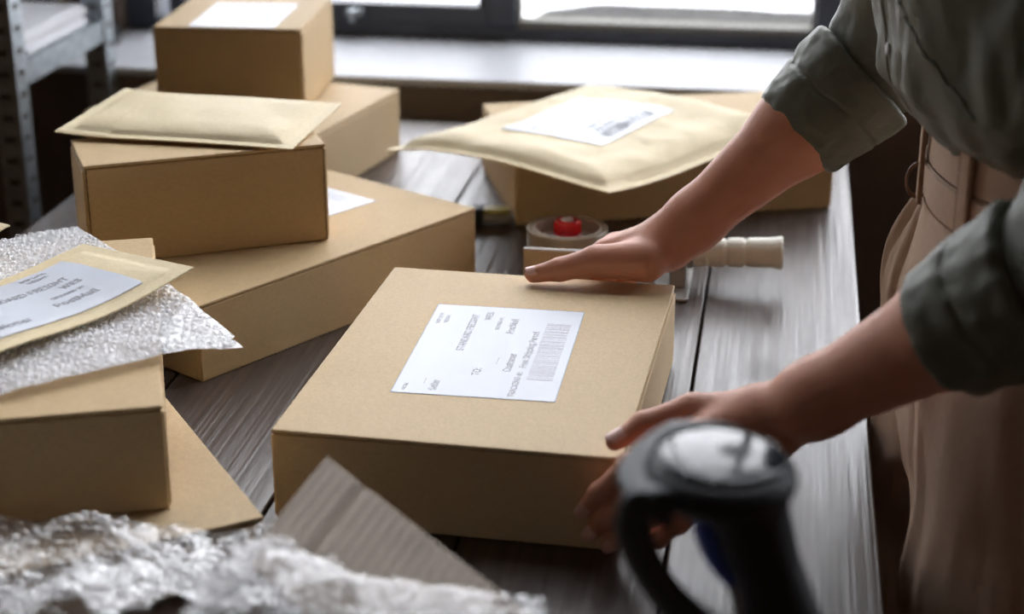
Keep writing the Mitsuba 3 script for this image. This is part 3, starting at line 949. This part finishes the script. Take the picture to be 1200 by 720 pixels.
HANDL = dict(
    palm=[((-.004, 1.212, .868), (-.050, 1.190, .852)), ((-.002, 1.205, .860), (-.047, 1.184, .837)), ((.0, 1.203, .852), (-.041, 1.183, .822)), ((.002, 1.205, .846), (-.035, 1.187, .809))],
    pr=[(.0185, .0125), (.0185, .0120), (.0185, .0115), (.0175, .0110)],
    thumb=([(-.010, 1.219, .866), (-.052, 1.220, .863), (-.088, 1.211, .852), (-.109, 1.198, .8425)], [.0155, .0125, .0100, .0072]),
    fingers=[([(-.050, 1.186, .855), (-.095, 1.174, .834), (-.117, 1.1805, .807), (-.130, 1.1875, .789)], [.0112, .0098, .0086, .0068]),
             ([(-.047, 1.180, .838), (-.087, 1.168, .816), (-.111, 1.178, .788), (-.124, 1.1872, .770)], [.0112, .0098, .0086, .0068]),
             ([(-.041, 1.180, .822), (-.075, 1.167, .801), (-.098, 1.178, .775), (-.109, 1.1872, .7605)], [.0106, .0093, .0082, .0065]),
             ([(-.035, 1.185, .808), (-.058, 1.175, .790), (-.073, 1.180, .773), (-.083, 1.1872, .7615)], [.0094, .0082, .0073, .0058])])
HANDR = dict(
    palm=[((-.108, 1.600, .863), (-.160, 1.609, .850)), ((-.106, 1.610, .864), (-.152, 1.628, .851)), ((-.104, 1.616, .864), (-.140, 1.636, .843)), ((-.102, 1.616, .858), (-.127, 1.635, .835))],
    pr=[(.0185, .0130), (.0185, .0125), (.0180, .0120), (.0175, .0110)],
    thumb=([(-.118, 1.578, .855), (-.164, 1.573, .854), (-.199, 1.567, .8455), (-.2245, 1.564, .8400)], [.0210, .0150, .0110, .0080]),
    fingers=[([(-.160, 1.611, .849), (-.192, 1.611, .829), (-.213, 1.606, .818), (-.220, 1.5985, .800)], [.0112, .0098, .0086, .0070]),
             ([(-.152, 1.630, .851), (-.190, 1.624, .818), (-.202, 1.611, .797), (-.207, 1.5985, .782)], [.0112, .0098, .0086, .0070]),
             ([(-.140, 1.636, .841), (-.171, 1.626, .806), (-.180, 1.612, .786), (-.184, 1.5985, .774)], [.0106, .0093, .0082, .0068]),
             ([(-.127, 1.635, .833), (-.148, 1.625, .804), (-.155, 1.611, .787), (-.158, 1.598, .776)], [.0094, .0082, .0073, .0060])])


def hand_sdf(p, H):
    d = None
    for (a, b), (ra, rb) in zip(H['palm'], H['pr']):
        e = cone(p, a, b, ra, rb)
        d = e if d is None else smin(d, e, .016)
    th_ = chain(p, *H['thumb'], k=.005)
    d = smin(d, th_, .012)
    f = None
    for pts, rs in H['fingers']:
        e = chain(p, pts, rs, .004)
        for q, r in zip(pts[1:3], rs[1:3]):        # knuckles
            e = smin(e, np.linalg.norm(p - V(q), axis=1) - r * 1.04, .004)
        f = e if f is None else smin(f, e, .0016)
    return smin(d, f, .007)


HEAD = V([.085, 1.355, 1.545])
hf = V([-.86, -.08, -.50]); hf /= np.linalg.norm(hf)           # face looks down at the parcel
hr_ = np.cross(V([0, 0, 1.0]), hf); hr_ /= np.linalg.norm(hr_)
hu = np.cross(hf, hr_)


def hp_(f, r, u):
    return HEAD + hf * f + hr_ * r + hu * u


def head_sdf(p):
    q = p - HEAD
    L = np.stack([q @ hf, q @ hr_, q @ hu], -1)
    d = ell(L, (-.012, 0, .022), (.092, .074, .088))
    d = smin(d, ell(L, (.030, 0, -.045), (.050, .052, .062)), .04)
    d = smin(d, cone(L, (.080, 0, .012), (.098, 0, -.030), .007, .012), .014)      # nose
    d = smin(d, ell(L, (.074, 0, -.062), (.014, .024, .007)), .008)                # lips
    d = smin(d, ell(L, (.066, 0, -.093), (.016, .020, .014)), .02)                 # chin
    for s in (-1, 1):
        d = -smin(-d, ell(L, (.088, s * .032, .010), (.016, .019, .013)), .012)    # eye sockets
        d = smin(d, ell(L, (.067, s * .032, .009), (.014, .014, .013)), .003)      # eyeballs
        d = smin(d, ell(L, (-.012, s * .076, -.005), (.020, .007, .031)), .008)    # ears
    return d


def torso_body(p):
    d = loft(p, [.78, .88, .98, 1.08, 1.2, 1.30, 1.37], [.150, .165, .128, .128, .145, .150, .07], [.095, .108, .088, .09, .105, .09, .055], [0, 0, .0, .005, .03, .045, .06])
    d = smin(d, cone(p, pt(0, .050, 1.33), hp_(-.02, 0, -.05), .058, .052), .05)
    for s in (-1, 1):
        d = smin(d, chain(p, [pt(s * .115, 0, .85), pt(s * .115, .005, .48), pt(s * .115, -.03, .09)], [.088, .056, .038], .02), .03)
        d = smin(d, cone(p, pt(s * .115, -.03, .085), pt(s * .12, .10, .04), .036, .026), .02)
    return d


def body_sdf(p):
    d = torso_body(p)
    for W, E, S in ((W_L, E_L, S_L), (W_R, E_R, S_R)):
        mid = W + .62 * (E - W)
        arm = chain(p, [S, E, mid, W + .12 * (E - W), W], [.047, .0405, .041, .0262, .0245], .02)
        d = smin(d, arm, .03)
    h = np.minimum(hand_sdf(p, HANDL), hand_sdf(p, HANDR))
    d = smin(d, h, .016)
    return smin(d, head_sdf(p), .012)


bxs = nums(-.250, .045, .0021) + nums(.045, .46, .0055)
bys = nums(1.06, 1.155, .0045) + nums(1.155, 1.25, .0021) + nums(1.25, 1.56, .0055) + nums(1.56, 1.665, .0021) + nums(1.665, 1.72, .005)
bzs = nums(.0, .745, .012) + nums(.745, .915, .0021) + nums(.915, 1.44, .005) + nums(1.44, 1.72, .0040)
bm = sdf_mesh(body_sdf, bxs, bys, bzs)
put('body', bm, 'skin', kPe, smooth=True, label='bare forearms and hands, face and skin')


def nail(base, tip, out, r, name='nail'):
    base, tip, out = V(base), V(tip), V(out, float)
    ax_ = tip - base; ax_ /= np.linalg.norm(ax_)
    out = out - ax_ * (out @ ax_); out /= np.linalg.norm(out)
    sd = np.cross(ax_, out)
    a, t_ = np.meshgrid(np.linspace(-1, 1, 11), np.linspace(0, 1, 12), indexing='ij')
    w = r * .86 * np.sqrt(np.clip(1 - np.clip((t_ - .62) / .42, 0, 1) ** 2 * .8, 0, 1)) * np.where(t_ < .15, .8 + t_ * 1.33, 1)
    ang = a * w / r
    Lh = r * 2.1
    ctr = tip + ax_ * (-Lh * .62 + Lh * t_)[..., None]
    R = r * (1.09 - .05 * t_)
    up_ = ctr + (R * np.sin(ang))[..., None] * sd + (R * np.cos(ang))[..., None] * out
    dn_ = ctr + (R * .86 * np.sin(ang))[..., None] * sd + (R * .86 * np.cos(ang))[..., None] * out
    m = grid_mesh(up_, dn_)
    m.fix_normals()
    put(name, m, 'nail', kPe, smooth=True)


nail(HANDL['thumb'][0][2], HANDL['thumb'][0][3], (-.25, -.55, .9), .0074)
for pts, rs in HANDL['fingers'][:3]:
    nail(pts[2], pts[3], (-.35, -1.0, .1), rs[3])
nail(HANDR['thumb'][0][2], HANDR['thumb'][0][3], (-.1, -.45, .85), .0078)


# trousers
def trousers_sdf(p):
    u, v, z = uvz(p)
    d = loft(p, [.74, .80, .88, .96, 1.00, 1.06, 1.095], [.175, .190, .188, .165, .152, .148, .146], [.105, .118, .120, .110, .103, .099, .098], [0, 0, 0, 0, 0, 0, 0])
    lg_ = None
    for s in (-1, 1):
        e = chain(p, [pt(s * .104, .008, .88), pt(s * .110, .004, .70), pt(s * .112, -.016, .48), pt(s * .118, -.030, .07)], [.108, .108, .096, .088], .03)
        # front crease
        e = e - .006 * np.exp(-((u - s * .112) / .012) ** 2) * np.clip((v - .02) / .05, 0, 1)
        lg_ = e if lg_ is None else smin(lg_, e, .012)
    d = smin(d, lg_, .03)
    d = np.maximum(d, .075 - z)
    n = meshkit.fbm(np.stack([u * 26, v * 26, z * 5], -1), 3, 5) - .5
    fold = .012 * n * np.clip((.97 - z) / .12, 0, 1)
    for s in (-1, 1):       # pleats below the waistband, side pocket
        for uu, tilt in ((.055, .10), (.098, .14)):
            g = np.exp(-((u - s * (uu + tilt * (.98 - z))) / .0035) ** 2) * np.clip((z - .80) / .1, 0, 1) * np.clip((.978 - z) / .02, 0, 1) * (v > 0)
            fold = fold - .006 * g
            g2 = np.exp(-((u - s * (uu + .012 + tilt * (.98 - z))) / .010) ** 2) * np.clip((z - .80) / .1, 0, 1) * np.clip((.978 - z) / .02, 0, 1) * (v > 0)
            fold = fold + .004 * g2
    return np.maximum(d - fold, np.where(z < .80, .0980 - p[:, 0], -1.0))     # cloth pressed flat by the table's edge


kTr = put('trousers', sdf_mesh(trousers_sdf, nums(.06, .42, .004), nums(1.12, 1.66, .004), nums(.06, 1.11, .005)), 'trouser_beige', kPe, smooth=True, label='beige high waisted pleated trousers')


def band(z0, z1, off, n=140, th0=0.0, a=.152, b=.104):
    t_ = np.linspace(0, 2 * np.pi, n)
    def ringp(z, o):
        u, v = (a + o) * np.cos(t_), (b + o) * np.sin(t_)
        xy = HIP + u[:, None] * br + v[:, None] * bf
        return np.c_[xy, np.full(n, z)]
    zz = [z0, z0 + .001, z1 - .001, z1]
    oo = [off - .004, off, off, off - .004]
    m = grid_mesh(np.stack([ringp(z, o) for z, o in zip(zz, oo)], 1))
    m.fix_normals()
    return m


kW = put('waistband', band(.985, 1.075, .0038), 'trouser_beige', kTr, smooth=40)
put('belt', band(.992, 1.018, .0066), 'trouser_beige', kTr, smooth=40)
put('seam', cat(band(.9835, .9862, .0042), band(1.0195, 1.0208, .0046)), 'trouser_seam', kTr, smooth=40)


def loop_at(t_, z0, z1, w, mat, name):
    u, v = .158 * math.cos(t_), .110 * math.sin(t_)
    xy = HIP + u * br + v * bf
    nrm = V([math.cos(t_) * .104, math.sin(t_) * .152]); nrm /= np.linalg.norm(nrm)
    n3 = np.r_[nrm[0] * br + nrm[1] * bf, 0]
    tg = np.cross(V([0, 0, 1.0]), n3)
    Mx = frame(np.r_[xy, (z0 + z1) / 2] + n3 * .0025, tg, (0, 0, 1.0), None)
    put(name, xf(rbox(w, z1 - z0, .004, .0015), Mx), mat, kTr, smooth=40)
    put('seam', xf(cat(box(-w / 2 - .0016, -w / 2 - .0002, -(z1 - z0) / 2, (z1 - z0) / 2, -.002, .0012), box(w / 2 + .0002, w / 2 + .0016, -(z1 - z0) / 2, (z1 - z0) / 2, -.002, .0012)), Mx), 'trouser_seam', kTr)
    return Mx


for t_ in (1.44, 2.12, .75, 3.6, 5.8):
    Mx = loop_at(t_, .982, 1.072, .013, 'trouser_beige', 'belt_loop')
    if t_ == 1.44:
        rr = trimesh.creation.torus(.012, .0016, 32, 10)
        rr.apply_scale([.75, 1.15, 1])
        put('buckle', xf(rr, Mx @ frame((-.004, -.028, .0015), (0, 0, 1), (0, 1, 0))), 'buckle_brown', kTr, smooth=True, label='small brown metal ring buckle')
for s in (-1, 1):
    m = sdf_mesh(lambda p: np.maximum(smin(cone(p, pt(s * .118, -.035, .05), pt(s * .124, .115, .034), .044, .034), cone(p, pt(s * .118, -.035, .09), pt(s * .118, -.035, .05), .045, .046), .02), .001 - p[:, 2]),
                 nums(.02, .34, .005), nums(1.18, 1.6, .005), nums(-.01, .14, .005))
    put('shoe', m, 'shoe_leather', kPe, smooth=True)


# shirt
def shirt_sdf(p):
    u, v, z = uvz(p)
    d = loft(p, [1.047, 1.062, 1.09, 1.13, 1.19, 1.27, 1.34, 1.385], [.158, .176, .190, .192, .190, .190, .170, .085], [.108, .124, .140, .142, .140, .128, .100, .068], [.0, .004, .010, .014, .028, .042, .055, .062])
    n = meshkit.fbm(np.stack([u * 22 + z * 6, v * 22, z * 7], -1), 3, 9) - .5
    n2 = meshkit.noise(np.stack([u * 50 - z * 20, v * 50, z * 14], -1), 12) - .5
    d = d - (.030 * n + .007 * n2) * np.clip((1.40 - z) / .1, 0, 1)
    for W, E, S in ((W_L, E_L, S_L), (W_R, E_R, S_R)):
        ax_ = (W - E) / np.linalg.norm(W - E)
        arm = chain(p, [S, S + .6 * (E - S), E, E + ax_ * .035], [.064, .058, .049, .042], .03)
        q = p - E
        m_ = meshkit.fbm(p * V([26, 26, 20]) + S[0] * 40, 3, 14) - .5
        arm = arm - .014 * m_
        d = smin(d, arm, .025)
    # open collar
    d = np.maximum(d, -cone(p, pt(0, .06, 1.36), hp_(-.02, 0, -.02), .060, .064))
    return d


kSh = put('shirt', sdf_mesh(shirt_sdf, nums(-.02, .42, .004), nums(1.03, 1.74, .004), nums(.94, 1.42, .004)), 'shirt_olive', kPe, smooth=True, label='loose olive green shirt tucked into the trousers')


def on_shirt(ph, z):
    """Points on the shirt's surface, at angles ph from the front towards the near side."""
    d = np.cos(ph)[:, None] * bf - np.sin(ph)[:, None] * br
    o = HIP + np.interp(z, [1.05, 1.19, 1.34], [.008, .028, .055])[:, None] * bf
    lo_, hi_ = np.full(len(z), .05), np.full(len(z), .26)
    for _ in range(22):
        md = (lo_ + hi_) / 2
        ins = shirt_sdf(np.c_[o + md[:, None] * d, z]) < 0
        lo_, hi_ = np.where(ins, md, lo_), np.where(ins, hi_, md)
    return np.c_[o + lo_[:, None] * d, z]


t = np.linspace(0, 1, 60)
sp = on_shirt(.25 + .75 * t, 1.20 - .105 * t + .0014 * np.sin(t * 37))
put('seam', sweep(sp, .0015 + .0007 * np.sin(t * 90), 8), 'shirt_olive', kSh, smooth=True)
sp = on_shirt(.06 + .02 * np.sin(t * 5), 1.30 - .235 * t)
put('placket', sweep(sp, .0024, 10, .5), 'shirt_olive', kSh, smooth=True)
for z in (1.115, 1.20, 1.285):
    b_ = on_shirt(V([.10]), V([z]))[0]
    n3 = np.r_[bf, 0]
    put('button', xf(cyl(.0048, .0022, (0, 0, .0002), 24), frame(b_, np.cross((0, 0, 1.0), n3), (0, 0, 1.0))), 'paper_white', kSh, smooth=40)


def cuff_sdf(c0, c1, r0, r1, seed):
    ax_ = c1 - c0
    Lh = np.linalg.norm(ax_); ax_ = ax_ / Lh

    def f(p):
        q = p - c0
        s = q @ ax_
        rad = np.linalg.norm(q - s[:, None] * ax_, axis=1)
        n = meshkit.fbm(p * 34 + seed, 3, seed) - .5
        n2 = meshkit.noise(p * 75 + seed, seed) - .5
        r = r0 + (r1 - r0) * np.clip(s / Lh, 0, 1) + .008 * n + .003 * n2
        r = r - .0025 * np.exp(-((s - Lh * .52 - .02 * n) / .0022) ** 2)
        e = np.abs(s - Lh / 2) - (Lh / 2 + .006 * n)
        o = np.stack([rad - r + .007, e + .007], -1)
        d = np.minimum(o.max(1), 0) + np.linalg.norm(np.maximum(o, 0), axis=1) - .007
        hol = np.maximum(rad - (r - .0075), s - .014)
        return np.maximum(d, -hol) * .8
    return f


cr0, cr1 = V([.016, 1.6305, .971]), V([.079, 1.642, 1.031])
m = sdf_mesh(cuff_sdf(cr0, cr1, .0495, .0645, 3), nums(-.06, .17, .0023), nums(1.55, 1.74, .0023), nums(.89, 1.13, .0023))
put('cuff', m, 'shirt_olive', kSh, smooth=True, label='rolled up sleeve cuff')
cl0, cl1 = V([.119, 1.1525, .963]), V([.182, 1.119, 1.020])
m = sdf_mesh(cuff_sdf(cl0, cl1, .0490, .0610, 5), nums(.04, .26, .0023), nums(1.05, 1.24, .0023), nums(.88, 1.09, .0023))
put('cuff', m, 'shirt_olive', kSh, smooth=True, label='rolled up sleeve cuff')


def hair_sdf(p):
    q = p - HEAD
    L = np.stack([q @ hf, q @ hr_, q @ hu], -1)
    d = ell(L, (-.022, 0, .026), (.100, .083, .096))
    d = smin(d, ell(L, (-.118, 0, .030), (.042, .044, .042)), .02)
    cut = np.maximum(L[:, 0] - .045 + .6 * np.clip(-L[:, 2] + .045, -1, .08), -.07 - L[:, 2])
    d = np.maximum(d, cut)
    return d - .003 * np.sin(L[:, 1] * 260 + 8 * L[:, 2])


put('hair', sdf_mesh(hair_sdf, nums(-.1, .36, .005), nums(1.2, 1.5, .005), nums(1.38, 1.74, .005)), 'hair_brown', kPe, smooth=True, label='dark brown hair tied in a bun')
